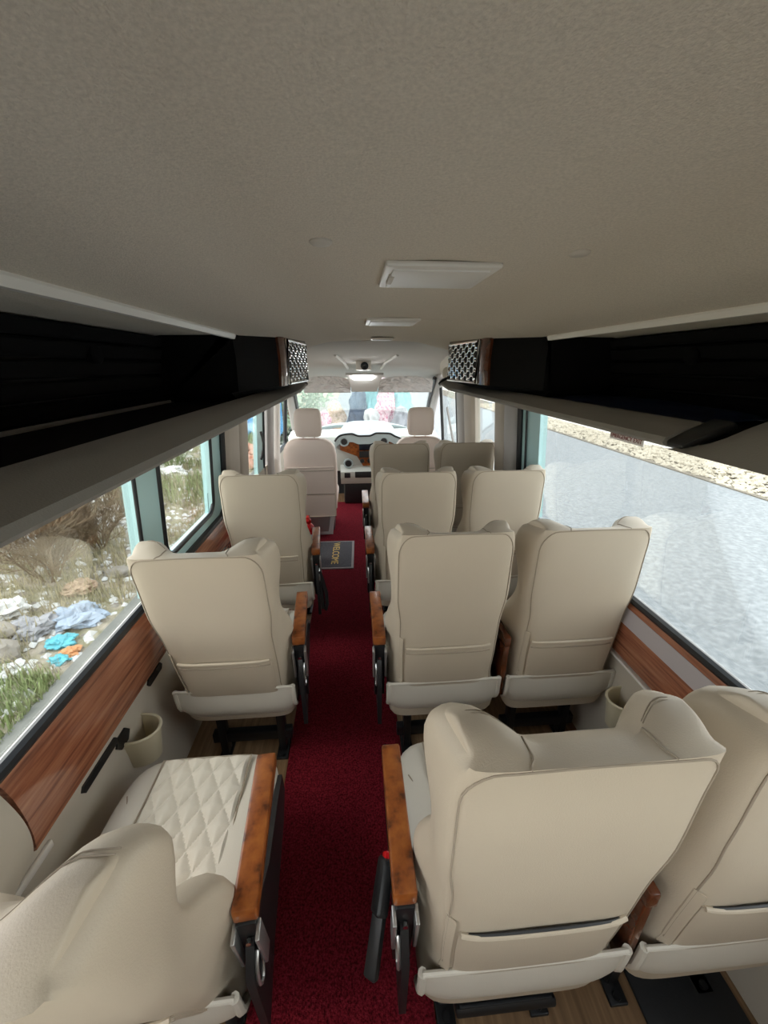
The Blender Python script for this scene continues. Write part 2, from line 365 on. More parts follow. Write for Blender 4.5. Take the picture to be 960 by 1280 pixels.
# front pillars and windscreen
for side in (-1, 1):
    m = MB(); m.tube([(X(side, .80), 4.18, 1.52), (X(side, .83), 4.6, 1.28), (X(side, .87), 5.05, .95), (X(side, .885), 5.25, .80)], [.045, .045, .05, .055], 10)
    a = struct('trim_10', m, M['grey_pillar'])
    struct('gasket', MB().tube([(X(side, .735), 4.20, 1.50), (X(side, .77), 4.6, 1.28), (X(side, .81), 5.05, .95), (X(side, .825), 5.22, .82)], .02, 8), M['rubber'], a)
ws = MB(); ws.sheet(lambda u, v: (XC + (-.79 + 1.58 * u) * (1 + .06 * (1 - v)), 5.30 - 1.0 * v + .10 * (1 - (2 * u - 1) ** 2), .82 + .70 * v), (0, .005, .004), 13, 5)
struct('window_7', ws, M['glass'])
m = MB(); m.box((XC, 5.15, .35), (1.8, .05, .95)); struct('wall_front', m, M['black_plastic'], smooth=False)

# unseen rear door frame: pillars, header and lower panel shaped to limit light from behind
m = MB(); m.box((XC - .80, -.42, .72), (.24, .06, 1.50), .01); m.box((XC + .80, -.42, .72), (.24, .06, 1.50), .01); m.prism([(XC - .92, 1.44), (XC + .92, 1.44), (XC + .66, 1.74), (XC - .66, 1.74)], -.45, -.39)
m.box((XC, -.42, .46), (1.40, .06, 1.04), .01)
struct('wall_back', m, M['beige_panel'])
m = MB(); m.box((XC, -.42, 1.21), (1.36, .005, .47)); struct('window_8', m, M['glass'], smooth=False)
# ------------------------------------------------------------------ floor coverings
cp = MB(); pts = [(-.325, -.38), (.172, -.38), (.172, 4.62), (-.30, 4.62), (-.30, 3.63), (-.765, 3.63), (-.765, 2.72), (-.325, 2.72)]
cp.add([(x, y, z) for z in (.0, .010) for x, y in pts], [tuple(range(8))[::-1], tuple(range(8, 16))] + [(i, (i + 1) % 8, 8 + (i + 1) % 8, 8 + i) for i in range(8)])
co = tag(obj('carpet_runner', cp, M['carpet'], smooth=False), 'dark red loop pile carpet running down the aisle between the seats', 'carpet')
mt = empty('doormat', (-.207, 3.165, .0105)); tag(mt, 'slate grey doormat lettered in yellow, lying on the red carpet by the door', 'doormat')
mt.rotation_euler = (0, 0, R(-1))
obj('base', MB().box((0, 0, .004), (.355, .54, .008)), M['mat_edge'], mt, False)
obj('pile', MB().box((.0, 0, .0085), (.315, .50, .007), .003), M['mat_grey'], mt)
text_obj('lettering', 'WELCOME', .088, M['gold'], mt, Matrix.Translation((.01, .01, .0125)) @ Matrix.Rotation(R(-90), 4, 'Z'))
bm_ = MB()
bm_.box((.86, .43, .006), (.27, .22, .012), .004)
tag(obj('floor_pad', bm_, M['black_mat']), 'black rubber pad on the floor behind the nearest window seat', 'mat')
# ------------------------------------------------------------------ passenger seats
ZT = 1.125                                    # height of the seam along the back's top
PIV = (0.05, 0.42)
def rec(p, a):                                # lean the back about its hinge
    y, z = p[1] - PIV[0], p[2] - PIV[1]; c, s = math.cos(a), math.sin(a)
    return (p[0], PIV[0] + y * c - z * s, PIV[1] + y * s + z * c)
def ear(a): return sm(.36, .82, abs(a))
def yrear(z): return .004 - .012 * sm(.35, .8, z)
def half(z, b):
    w = (.2225 - .008 * sm(.62, .42, z)) * (1 - (.11 + .06 * sm(.88, .76, z)) * (1 - min(1, b)) ** 1.3 * sm(.40, .50, z))
    w += .006 * sm(.42, .75, b) * sm(.73, .685, z) * sm(.36, .46, z)
    w -= .014 * sm(.70, .80, z) * sm(1.02, .85, z) * sm(.3, .8, b)
    if z > 1.04: w -= .026 * (1 - math.sqrt(max(0, 1 - ((z - 1.04) / (ZT - 1.04)) ** 2))) * sm(.0, .22, b)
    return w
def thick(z, a):
    t = .115 - .012 * sm(.6, 1.0, z)
    t += ear(a) * (.055 * sm(.86, .70, z) + .06 * sm(.88, 1.05, z)) + .01 * sm(.5, .95, z) * ear(a)
    t -= .012 * sm(1.0, ZT, z) + (.022 * (1 - math.sqrt(max(0, 1 - ((z - 1.06) / (ZT - 1.06)) ** 2))) if z > 1.06 else 0)
    return t
def tilt(z, b): return .034 * b * sm(.95, ZT, z)
def back_surface(rc):
    n = 84; ex = 2 / 7.0; m = MB(); levels = [.30, .315, .335] + [.36 + .03 * k for k in range(25)] + [1.095, 1.112, ZT]
    ring_ab = []
    for k in range(n):
        t = 2 * math.pi * k / n + math.pi / 4
        c, s = math.cos(t), math.sin(t)
        q = max(abs(c), abs(s)); a, b = c / q, s / q          # even spacing round a square, then superellipse rounding
        l = (abs(a) ** 7 + abs(b) ** 7) ** (1 / 7.0)
        ring_ab.append((a / l, .5 + .5 * b / l))
    rings = []
    for z in levels:
        sh = .94 if z < .31 else (.985 if z < .325 else 1)
        rings.append([(a * half(z, b) * sh, yrear(z) + b * thick(z, a), z - tilt(z, b)) for a, b in ring_ab])
    for j in range(1, 11):
        s = min(j / 9, 1); cap = j == 10; s = (s if j < 9 else .96); g = []
        for a, b in ring_ab:
            bb = .62 + (b - .62) * (1 - (1 if cap else s)); e = ear(a)
            H = .006 + .016 * e
            aa = a * (1 - .06 * s * s)
            if abs(a) > .97: aa = a * (1 - .06 * s * s)
            g.append((aa * half(ZT, bb), yrear(ZT) + bb * thick(ZT, a), ZT - tilt(ZT, bb) + H * math.sin(s * math.pi / 2)))
        rings.append(g)
    vs = [rec(p, rc) for g in rings for p in g]; fs = []
    for j in range(len(rings) - 1):
        for k in range(n): fs.append((j * n + k, j * n + (k + 1) % n, (j + 1) * n + (k + 1) % n, (j + 1) * n + k))
    fs.append(tuple(range(n)))
    return m.add(vs, fs)
def rear_pt(a, z, off=0.0):
    bo = .5 - .5 * (max(0, 1 - abs(a) ** 7)) ** (1 / 7.0)
    return (a * half(z, bo), yrear(z) + bo * thick(z, a) - off, z)
def top_pt(a, s):
    e = ear(a); bb = .62 * s; H = .006 + .016 * e
    return (a * (1 - .06 * s * s) * half(ZT, bb), yrear(ZT) + bb * thick(ZT, a), ZT - tilt(ZT, bb) + H * math.sin(s * math.pi / 2))
def crown_pt(a, bb):
    e = ear(a); s = bb / .62 if bb <= .62 else (1 - bb) / .38; s = min(s, 1); H = .006 + .016 * e
    return (a * (1 - .06 * s * s) * half(ZT, bb), yrear(ZT) + bb * thick(ZT, a), ZT - tilt(ZT, bb) + H * math.sin(s * math.pi / 2) - .014 * s * s * sm(.86, 1, abs(a)))
def back_parts(rc):
    lean_ = math.degrees(rc)
    P = {}
    P['backrest'] = back_surface(rc).mesh('backrest', M['leather'])
    path = [rear_pt(-.95, .47 + .02 * k, .0005) for k in range(29)]
    path += [rear_pt(-.95 + .24 * (1 - math.cos(t)), 1.045 + .075 * math.sin(t), .0005) for t in [R(15 * k) for k in range(0, 7)]]
    path += [rear_pt(-.71 + .0355 * k * 2, 1.120 + .003 * math.sin(math.pi * k / 20), .0005) for k in range(1, 20)]
    path += [rear_pt(.95 - .24 * (1 - math.cos(t)), 1.045 + .075 * math.sin(t), .0005) for t in [R(90 - 15 * k) for k in range(0, 7)]]
    path += [rear_pt(.95, 1.03 - .02 * k, .0005) for k in range(29)]
    P['piping'] = MB().tube([rec(p, rc) for p in path], .0019, 6).mesh('piping', M['seam'])
    for q, a in enumerate((-.52, .52)):
        P['seam%d' % q] = MB().tube([rec(top_pt(a, k / 8), rc) for k in range(9)], .0018, 6).mesh('seam', M['seam'])
        sg = 1 if a > 0 else -1
        for w_ in (0, 1): P['seam%d' % (2 + 2 * q + w_)] = MB().tube([rec(crown_pt(sg * ((.93 if lean_ < 15 else 1.0) - .0425 * k), (.66 + .055 * w_) if lean_ < 15 else (.84 + .045 * w_)), rc) for k in range(0, 10 if lean_ < 15 else 22)], .0011, 5).mesh('seam', M['seam'])
    m = MB()                                   # slack pocket on the back
    def pk(u, v):
        a = -.86 + 1.72 * u; z = .465 + .195 * v
        bul = .002 + .005 * math.sin(math.pi * (.15 + .85 * v) * .62) * (math.sin(math.pi * u) ** .5 if 0 < u < 1 else 0)
        x, y, z = rear_pt(a, z, bul); return rec((x, y, z), rc)
    m.sheet(pk, (0, .004, 0), 25, 12); m.tube([tuple(Vector(pk(.01 + .98 * k / 24, 1)) + Vector((0, -.001, 0))) for k in range(25)], .0052, 8)
    P['pocket'] = m.mesh('pocket', M['leather'])
    P['pocket_piping'] = MB().tube([tuple(Vector(pk(.01 + .98 * k / 24, .87)) + Vector((0, -.0005, 0))) for k in range(25)], .0026, 6).mesh('pocket_piping', M['seam'])
    P['pocket_slit_shade'] = MB().tube([tuple(Vector(pk(.02 + .96 * k / 24, 1)) + Vector((0, .0005, .0055 * math.sin(math.pi * k / 24) ** .5))) for k in range(25)], .0032, 6).mesh('pocket_slit_shade', M['black_plastic'])  # black tube standing in for the shade inside the open pocket
    m = MB()                                   # hanging skirt under the pocket, its side edges rolled
    def fp(u, v):
        a = 2 * u - 1; bot = .305 + .045 * max(0, (abs(a) - .70) / .30) ** 2
        z = bot + (.478 - bot) * v
        return (a * .217, yrear(z) - .001 - .010 * math.sin(math.pi * (.1 + .85 * v)) * (1 - abs(a) ** 4) + .030 * max(0, 1 - v / .45) ** 2, z)
    m.sheet(lambda u, v: rec(fp(u, v), rc * .25), (0, .006, 0), 25, 10)
    for u in (0, 1): m.tube([rec(tuple(Vector(fp(u, v)) + Vector((0, .002, 0))), rc * .25) for v in (0, .2, .4, .6, .8, 1)], .0095, 8)
    m.tube([rec(fp(k / 24, 1), rc * .25) for k in range(25)], .0055, 8)
    P['skirt'] = m.mesh('skirt', M['white_leather'])
    m = MB(); m.sheet(lambda u, v: rec(rear_pt(-.965 + .06 * u, .475 + .23 * v, .005 * (.4 + u)), rc), (0, .004, 0), 4, 10)
    P['zip_placket'] = m.mesh('zip_placket', M['leather'])
    return P
def cushion_parts():
    P = {}; m = MB(); n = 72; rings = []
    for z, e in ((.335, .035), (.345, .012), (.365, .002), (.40, 0), (.435, .002), (.455, .010), (.468, .026), (.474, .050), (.476, .09)):
        hw, y0, y1 = .225 - e, .085 + e * .4, .535 - e; g = []
        for k in range(n):
            t = 2 * math.pi * k / n; c, s = math.cos(t), math.sin(t); q = max(abs(c), abs(s)); a, b = c / q, s / q
            l = (abs(a) ** 5 + abs(b) ** 5) ** .2; a /= l; b /= l
            g.append((a * hw, (y0 + y1) / 2 + b * (y1 - y0) / 2, z + .012 * ear(a) * (z > .45) * sm(.42, .25, (b * .5 + .5) * .45)))
        rings.append(g)
    vs = [p for g in rings for p in g]; fs = []
    for j in range(len(rings) - 1):
        for k in range(n): fs.append((j * n + k, j * n + (k + 1) % n, (j + 1) * n + (k + 1) % n, (j + 1) * n + k))
    fs.append(tuple(range(n))); fs.append(tuple((len(rings) - 1) * n + k for k in range(n)))
    m.add(vs, fs); P['cushion'] = m.mesh('cushion', M['white_leather'])
    m = MB()
    def quilt(u, v):
        x = -.128 + .256 * u; y = .115 + .385 * v
        p = x / .062 + y / .10; q = x / .062 - y / .10
        d = min(abs(p - round(p)), abs(q - round(q)))
        edge = min(u, 1 - u, v * 1.5, (1 - v) * 1.5)
        return (x, y, .482 + (.001 + .012 * min(1, d / .36) ** .55) * min(1, edge / .03))
    m.sheet(quilt, (0, 0, -.012), 64, 92); P['quilted_insert'] = m.mesh('quilted_insert', M['white_leather'])
    m = MB()
    for s in (-1, 1): P['seam%d' % (s > 0)] = MB().tube([(s * .131, .11 + .01 * k, .483) for k in range(40)], .0028, 6).mesh('seam', M['seam'])
    P['seam2'] = MB().tube([(s * .131, .50, .480) for s in (-1, 1)], .0028, 6).mesh('seam', M['seam'])
    for s in (-1, 1): P['seam%d' % (3 + (s > 0))] = MB().tube([(s * (.225 - .07 * math.sin(t)), .10 + .30 * t / 3.14 * 1.2, .4785) for t in [.35 + .12 * k for k in range(20)]], .0018, 6).mesh('seam', M['seam'])
    return P
def arm_parts(s):                              # s: the aisle side of the seat
    P = {}
    m = MB(); m.box((0, .20, .648), (.048, .318, .040), .005); P['armrest'] = m.mesh('armrest', M['burl'])
    m = MB(); m.box((0, .21, .621), (.040, .27, .016), .004); P['rail'] = m.mesh('rail', M['black_metal']); m = MB(); m.bar((0, .050, .63), (0, .080, .36), .040, .026, .003); P['bracket'] = m.mesh('bracket', M['black_metal'])
    for k in (-1, 1): P['bracket_edge%d' % (k > 0)] = MB().bar((k * .0225, .033, .618), (k * .0225, .055, .48), .008, .032, .002).mesh('bracket_edge', M['silver'])
    for k, z in ((0, .575), (1, .47)): P['screw%d' % k] = MB().cyl((0, .035 + .013 * k, z), .005, .008, 10, (0, 1, -.1)).mesh('screw', M['chrome'])
    m = MB(); m.prism([(.0, .52), (.03, .57), (.09, .58), (.20, .50), (.36, .47), (.46, .44), (.47, .36), (.40, .32), (.14, .30), (.02, .25)], s * -.006, s * .010, 'x')
    P['side_shield'] = m.mesh('side_shield', M['black_plastic'])
    m = MB(); m.tube([(s * .014, .03 + .05 * math.sin(t) * .4, .50 + .05 * math.cos(t)) for t in [k * math.pi / 6 for k in range(12)]], .004, 6, True)
    P['recline_lever'] = m.mesh('recline_lever', M['silver'])
    return P
def base_parts():
    P = {}
    m = MB()
    m.bar((0, .12, .34), (0, .12, .012), .032, .045, .004); m.box((0, .12, .006), (.05, .12, .012), .003); m.cyl((0, .075, .016), .010, .012, 8)
    P['leg'] = m.mesh('leg', M['black_metal'])
    m = MB(); m.bar((0, .43, .34), (0, .43, .012), .032, .045, .004); m.box((0, .43, .006), (.05, .10, .012), .003); P['front_leg'] = m.mesh('leg', M['black_metal'])
    m = MB(); m.bar((-.17, .12, .10), (.17, .12, .10), .035, .05, .004); P['crossbar'] = m.mesh('crossbar', M['black_metal'])
    P['front_crossbar'] = MB().bar((-.17, .43, .30), (.17, .43, .30), .03, .03, .004).mesh('crossbar', M['black_metal'])
    m = MB(); m.box((0, .30, .325), (.40, .40, .025), .005); P['seat_pan'] = m.mesh('seat_pan', M['black_metal'])
    return P
cushP = cushion_parts(); baseP = base_parts(); armP = {s: arm_parts(s) for s in (-1, 1)}
backP = {a: back_parts(R(a)) for a in (3.1, 3.3, 10.5, 16.5)}
seats = {}
def seat(key, x, y, lean, arm_side, label, arm_yaw=0, inner_arm=False):
    t = empty('passenger_seat', (x, y, 0)); tag(t, label, 'seat', 'cream passenger seats'); seats[key] = t
    B = backP[lean]
    b = link('backrest', B['backrest'], t)
    for k in ('piping', 'seam0', 'seam1', 'seam2', 'seam3', 'seam4', 'seam5', 'pocket', 'pocket_piping', 'zip_placket'):
        if lean == 3.3 and k == 'pocket_piping': continue
        if not (lean > 15 and k in ('piping', 'seam0', 'seam1')): link(k.rstrip('012345'), B[k], b)
    if lean == 3.3: link('pocket_slit_shade', B['pocket_slit_shade'], b)
    link('skirt', B['skirt'], t)
    c = link('cushion', cushP['cushion'], t)
    q = link('quilted_insert', cushP['quilted_insert'], c); [link('seam', cushP['seam%d' % k], c) for k in range(5)]
    for sx_ in (-.125, .125):
        link('leg', baseP['leg'], t, (sx_, 0, 0)); link('leg', baseP['front_leg'], t, (sx_, 0, 0))
    link('crossbar', baseP['crossbar'], t); link('crossbar', baseP['front_crossbar'], t); link('seat_pan', baseP['seat_pan'], t)
    if arm_side:
        A = armP[arm_side]; a = link('armrest', A['armrest'], t, (arm_side * .250, 0, 0)); a.rotation_euler = (0, 0, arm_yaw)
        for k in ('rail', 'bracket', 'bracket_edge0', 'bracket_edge1', 'screw0', 'screw1', 'side_shield', 'recline_lever'): link(k.rstrip('01'), A[k], a)
    if inner_arm:
        m = MB(); m.box((0, .17, .638), (.026, .330, .045), .006); m.box((0, .12, .50), (.022, .22, .25), .004)
        a = obj('armrest', m, M['dark_burl'], t, loc=(.2360, 0, 0)); a['label'] = 'dark brown middle armrest'
    return t
YB = lambda k: .385 + .757 * k
AX, WX, LX = .325, .797, -.478
r1 = seat('R1', AX, YB(0), 3.3, -1, 'nearest cream aisle seat of the right-hand pairs, its big back filling the lower foreground', inner_arm=True)
r1w = seat('R1w', WX, YB(0), 3.3, 0, 'nearest cream window seat at right, cut off by the photo edge')
seat('R2', AX, YB(1) - .002, 3.1, -1, 'second cream aisle seat in the right-hand pairs, directly ahead of the nearest big one', inner_arm=True)
seat('R2w', WX, YB(1) - .002, 3.1, 0, 'second cream window seat at right, standing against the grey road view')
seat('R3', AX, YB(2), 3.1, -1, 'third cream aisle seat in the right-hand pairs, level with the doormat edge', inner_arm=True)
seat('R3w', WX, YB(2), 3.1, 0, 'third cream window seat at right, seen between second and front pair')
seat('R4', AX, YB(3), 3.1, -1, 'front cream aisle seat in the right-hand pairs, just behind the console', inner_arm=True)
seat('R4w', WX, YB(3), 3.1, 0, 'front cream window seat at right, right behind the driver')
l1 = seat('L1', LX, YB(0), 16.5, 1, 'nearest single cream seat at left, reclined, white quilted cushion in full view', R(4))
seat('L2', LX, YB(1) + .022, 10.5, 1, 'middle single cream seat at left, beside the wall cup holder', R(4))
l3 = seat('L3', LX, YB(2) + .01, 3.1, 1, 'front single cream seat at left, by the pale window post', R(4))
# buckle beside the nearest aisle seat, dark strap hanging from the front single seat, ribbed footrest behind the nearest seat
bk = MB(); bk.bar((0, .0, .0), (0, .025, .095), .030, .045, .008); bk.bar((.008, -.01, -.10), (0, 0, .01), .02, .03, .005)
b = obj('seat_belt_buckle', bk, M['black_plastic'], r1, loc=(-.300, .085, .50)); b.rotation_euler = (R(-35), R(22), 0)
obj('release_button', MB().bar((0, .012, .075), (0, .030, .104), .016, .022, .003), M['red'], b)
st = MB(); st.tube([(.0, .0, .10), (.015, .0, .04), (.032, -.005, -.04), (.034, -.01, -.11), (.024, -.012, -.15), (.010, -.01, -.14), (.008, -.004, -.05), (.0, .0, .06)], .011, 6)
obj('seat_belt_strap', st, M['black_plastic'], l3, loc=(.262, .02, .44))
f = obj('foot_rest', MB().bar((0, .02, .105), (0, .135, .035), .26, .022, .006), M['black_plastic'], r1, loc=(.02, .03, 0))
for k in range(7):
    t_ = k / 6; obj('ridge', MB().bar((-.12, .030 + .098 * t_, .112 - .06 * t_), (.12, .030 + .098 * t_, .112 - .06 * t_), .008, .008, .002), M['black_mat'], f)
# ------------------------------------------------------------------ overhead racks
def rack(side, label):
    t = empty('luggage_rack', (XC, 0, 0)); tag(t, label, 'rack', 'overhead racks')
    S = lambda r: side * r
    y0 = -.30 if side < 0 else .575
    # padded lip: rounded bar, rising a little at the front tip
    m = MB(); cs = [(.372, 1.500), (.366, 1.506), (.370, 1.514), (.40, 1.527), (.430, 1.536), (.440, 1.534), (.442, 1.520), (.430, 1.500), (.40, 1.494)]
    n = len(cs); ys = [y0 + (2.18 - y0) * k / 12 for k in range(13)] + [2.24, 2.28, 2.30]
    vs = []
    for y in ys:
        d = sm(2.05, 2.30, y); vs += [(S(r + .012 * d * (r < .41)), y, z + .014 * d) for r, z in cs]
    fs = [(j * n + i, j * n + (i + 1) % n, (j + 1) * n + (i + 1) % n, (j + 1) * n + i) for j in range(len(ys) - 1) for i in range(n)]
    fs += [tuple(range(n))[::-1], tuple((len(ys) - 1) * n + i for i in range(n))]
    m.add(vs, fs); obj('lip', m, M['lip'], t)
    m = MB(); m.tube([(S(.378), 2.30, 1.520), (S(.40), 2.312, 1.540), (S(.437), 2.312, 1.556), (S(.50), 2.31, 1.556)], .011, 8); obj('lip_end_cap', m, M['rubber'], t)
    m = MB(); m.prism([(S(.43), 1.500), (S(.43), 1.524), (S(.66), 1.524), (S(.80), 1.50), (S(.80), 1.486), (S(.43), 1.486)], -.35, 2.30); obj('shelf', m, M['rack_black'], t, False)
    m = MB(); m.bar((S(.628), -.3, 1.527), (S(.628), 1.20, 1.527), .006, .008, .002); obj('shelf_beading', m, M['lip'], t)
    zs = [1.527, 1.562, 1.597, 1.631, 1.664, 1.693]
    for k in range(5):                          # ribbed lining, strip by strip
        a, b = zs[k] + .002, zs[k + 1] - .002; ra = .648 - .030 * ((a - 1.527) / .17) ** 2; rb = .648 - .030 * ((b - 1.527) / .17) ** 2
        m = MB(); m.prism([(S(ra), a), (S(ra - .005), a + .004), (S(rb - .005), b - .004), (S(rb), b), (S(rb + .012), b), (S(ra + .012), a)], -.35, 1.24); obj('lining_strip', m, M['rack_black'], t, False)
    obj('lining_back', MB().box((S(.668), .5, 1.605), (.012, 1.7, .18)), M['rubber'], t, False)
    obj('round_cap', MB().lathe((S(.626), .86, 1.640), [(.018, -.006), (.018, .004), (.013, .008), (.004, .008)], 20, (-side, 0, 0)), M['rack_black'], t)
    m = MB(); m.prism([(S(.428), 1.702), (S(.426), 1.695), (S(.430), 1.686), (S(.440), 1.686), (S(.446), 1.702)], -.35, 1.145); obj('roof_rail', m, M['white_trim'], t)
    # blower housing at the front end with a wood framed chrome grille towards the aisle
    zb, zt = 1.552, 1.727
    def prof(y):                                # inner face distance at y
        return .435 - .060 * (y - 1.15) / .30 if y < 1.45 else .375 - .040 * (y - 1.45) / .45
    m = MB(); vs = []
    for y in (1.15, 1.45, 1.90):
        r = prof(y) + .004; vs += [(S(r), y, zb), (S(r - .004), y, (zb + zt) / 2), (S(r), y, zt - .004), (S(.43), y, zt - .03), (S(.64), y, 1.70), (S(.64), y, 1.526), (S(.44), y, 1.526), (S(r + .02), y, zb - .004)]
    m.add(vs, [(8 * q + i, 8 * q + (i + 1) % 8, 8 * q + 8 + (i + 1) % 8, 8 * q + 8 + i) for q in range(2) for i in range(8)] + [tuple(range(8))[::-1], tuple(range(16, 24))]); h = obj('blower_housing', m, M['rack_black'], t, False)
    def face(y, z, off): return (S(prof(y) - off - .004 * math.sin((z - zb) / (zt - zb) * math.pi)), y, z)
    m = MB()
    m.sheet(lambda u, v: face(1.450 + (.095 - .012 * math.sin(math.pi * v)) * u, zb + (zt - .006 - zb) * v, .004 + .006 * math.sin(math.pi * u)), (S(.012), 0, 0), 5, 10)
    m.sheet(lambda u, v: face(1.54 + .36 * u, zt - .016 + .010 * v, .006), (S(.012), 0, 0), 9, 2)
    obj('wood_frame', m, M['dark_burl'], h)
    # chrome lattice of stretched hexagons
    ya, yb, za, zc = 1.55, 1.885, zb + .006, zt - .020
    m = MB(); nr = 8; nc = 5; dz = (zc - za) / nr; dy = (yb - ya) / nc
    for i in range(nr + 1):
        P = []
        for c in range(nc + 1):
            for q, lift in ((0.0, -1), (.34, -1), (.5, 1), (.84, 1)):
                y = ya + dy * (c + q)
                if y <= yb: P.append(face(y, min(zc, max(za, za + dz * i + lift * dz * .26 * (1 if i % 2 else -1))), .008))
        m.tube(P, .0034, 5)
    for i in range(nr):
        for c in range(nc + 1):
            y = ya + dy * (c + (.42 if i % 2 == 0 else .92))
            if y < yb - .005:
                m.tube([face(y, za + dz * i + dz * .2, .008), face(y, za + dz * (i + 1) - dz * .2, .008)], .0030, 5)
    obj('grille', m, M['chrome'], h)
    m = MB(); m.tube([face(ya, za, .009), face(yb, za, .009), face(yb, zc, .009), face(ya, zc, .009)], .006, 8, True); obj('grille_frame', m, M['chrome'], h)
    m = MB(); m.sheet(lambda u, v: face(ya + (yb - ya) * u, za + (zc - za) * v, -.001), (S(.003), 0, 0), 2, 6); obj('grille_backing', m, M['rubber'], h)
    if side > 0:                                # bulged cover closing the rear end of the right rack
        m = MB()
        def cov(u, v):
            y = .545 - .95 * u; w = sm(0, .10, u) ** .5
            z = 1.500 + (.020 + .046 * w) * v
            return (.368 + .064 * v + .010 * (v - .5) * abs(v - .5) * 4 - .012 * math.sin(math.pi * v) * w, y + .05 * (v - .2) * -1 * (1 - w), z)
        m.sheet(cov, (.05, 0, -.002), 22, 12); obj('end_cover', m, M['lip'], t)
        m = MB(); m.bar((.372, .560, 1.503), (.436, .545, 1.540), .05, .012, .004); obj('dark_gap', m, M['rubber'], t)  # black bar standing in for the dark gap between lip and end cover
    return t
rack(-1, 'left black overhead luggage rack with grey padded lip and chrome grille box')
rk = rack(1, 'right black overhead luggage rack with blue film on its shelf')
m = MB()
def film(u, v):
    y = .62 + .62 * u; r = .452 + .15 * v
    return (XC + r, y, 1.5265 + .004 * (1 + noise.noise(Vector((u * 6, v * 3, 1)))) + .012 * v * math.sin(math.pi * u) ** .5)
m.sheet(film, (0, 0, .001), 24, 10); tag(obj('plastic_film', m, M['bluefilm']), 'navy blue plastic film lying on the right overhead shelf', 'plastic film')
# emergency exit sticker on the top edge of the right window
stk = obj('window_sticker', MB().add([wall_pt(1, y, z, o) for o in (.010, .013) for y, z in ((1.225, 1.362), (1.405, 1.362), (1.405, 1.390), (1.225, 1.390))], [(0, 1, 2, 3), (7, 6, 5, 4), (0, 1, 5, 4), (1, 2, 6, 5), (2, 3, 7, 6), (3, 0, 4, 7)]), M['sticker'], None, False)
tag(stk, 'narrow pale sticker with dark red lettering on the right window, under the rack', 'sticker')
p_ = wall_pt(1, 1.315, 1.376, .0085)
text_obj('lettering', 'EMERGENCY EXIT', .021, M['stickerred'], stk, Matrix.Translation(p_) @ Matrix(((0, 0, -1, 0), (-1, 0, 0, 0), (0, 1, 0, 0), (0, 0, 0, 1))), .0006)

# ------------------------------------------------------------------ things on the ceiling
def ceiling_lamp(x, y, z, w, l, label):
    t = empty('ceiling_lamp', (x, y, z)); tag(t, label, 'lamp', 'ceiling lamps')
    obj('frame', MB().box((0, 0, -.004), (w, l, .008), .006), M['white_trim'], t)
    obj('diffuser', MB().box((0, 0, -.0075), (w * .86, l * .80, .006), .004), M['lampwhite'], t)
    return t
a = ceiling_lamp(.126, .655, 1.749, .158, .150, 'nearest square white ceiling lamp in the middle of the headliner')
obj('switch', MB().box((-.066, .0, -.0098), (.008, .05, .004), .001), M['cap'], a)
ceiling_lamp(.124, 1.30, 1.749, .158, .155, 'second white ceiling lamp, ahead of the nearest one')
ceiling_lamp(.150, 2.06, 1.746, .11, .10, 'small white ceiling lamp at the front edge of the beige headliner')
for x, y, w in ((-.03, .495, 'left of'), (.272, .515, 'right of')):
    tag(obj('headliner_plug', MB().lathe((x, y, 1.7465), [(.0125, .004), (.0125, -.0025), (.010, -.0045), (.003, -.0048)], 18), M['cap']), 'round cream headliner plug ' + w + ' the nearest ceiling lamp', 'plug')
for x, y in ((-.085, 1.20), (.42, 1.25), (.40, 1.02)):
    pass

# ------------------------------------------------------------------ cup holders, wall slots
def cup_holder(side, y, z, label):
    t = empty('cup_holder', (X(side, .897), y, z)); tag(t, label, 'cup holder')
    m = MB(); prof_ = [(k / 14) for k in range(15)]
    def wallf(u, v):
        a = math.pi * u; s = .80 + .20 * v
        return (-side * .088 * math.sin(a) ** .8 * s, -.058 * math.cos(a) * s, -.125 + .125 * v)
    m.sheet(wallf, (side * .006, 0, 0), 21, 6)
    m.add([wallf(k / 20, 0) for k in range(21)] , [tuple(range(21))]); obj('bowl', m, M['cup'], t)
    obj('rim', MB().tube([wallf(k / 20, 1) for k in range(21)] , .005, 8), M['cup'], t); return t
cup_holder(-1, 1.02, .47, 'cream half-round cup holder on the left wall beside the quilted cushion')
cup_holder(1, 1.035, .44, 'cream half-round cup holder on the right wall between two window seats')
for (y, z, l, h, lb) in ((.86, .522, .17, .026, 'long black slot vent in the left wall under the wood band'), (.965, .492, .075, .050, 'small black six-sided socket cover on the left wall by the cup holder'), (1.20, .535, .11, .030, 'black slot vent in the left wall beside the middle seat')):
    m = MB(); c = h * .35
    p = [(-l / 2, 0), (-l / 2 + c, -h / 2), (l / 2 - c, -h / 2), (l / 2, 0), (l / 2 - c, h / 2), (-l / 2 + c, h / 2)]
    m.add([(X(-1, .897) + o, y + a_, z + b_) for o in (-.002, .006) for a_, b_ in p], [tuple(range(6)), tuple(range(6, 12))] + [(i, (i + 1) % 6, 6 + (i + 1) % 6, 6 + i) for i in range(6)])
    tag(obj('wall_socket' if h > .04 else 'wall_vent', m, M['black_plastic'], None, False), lb, 'socket' if h > .04 else 'vent')

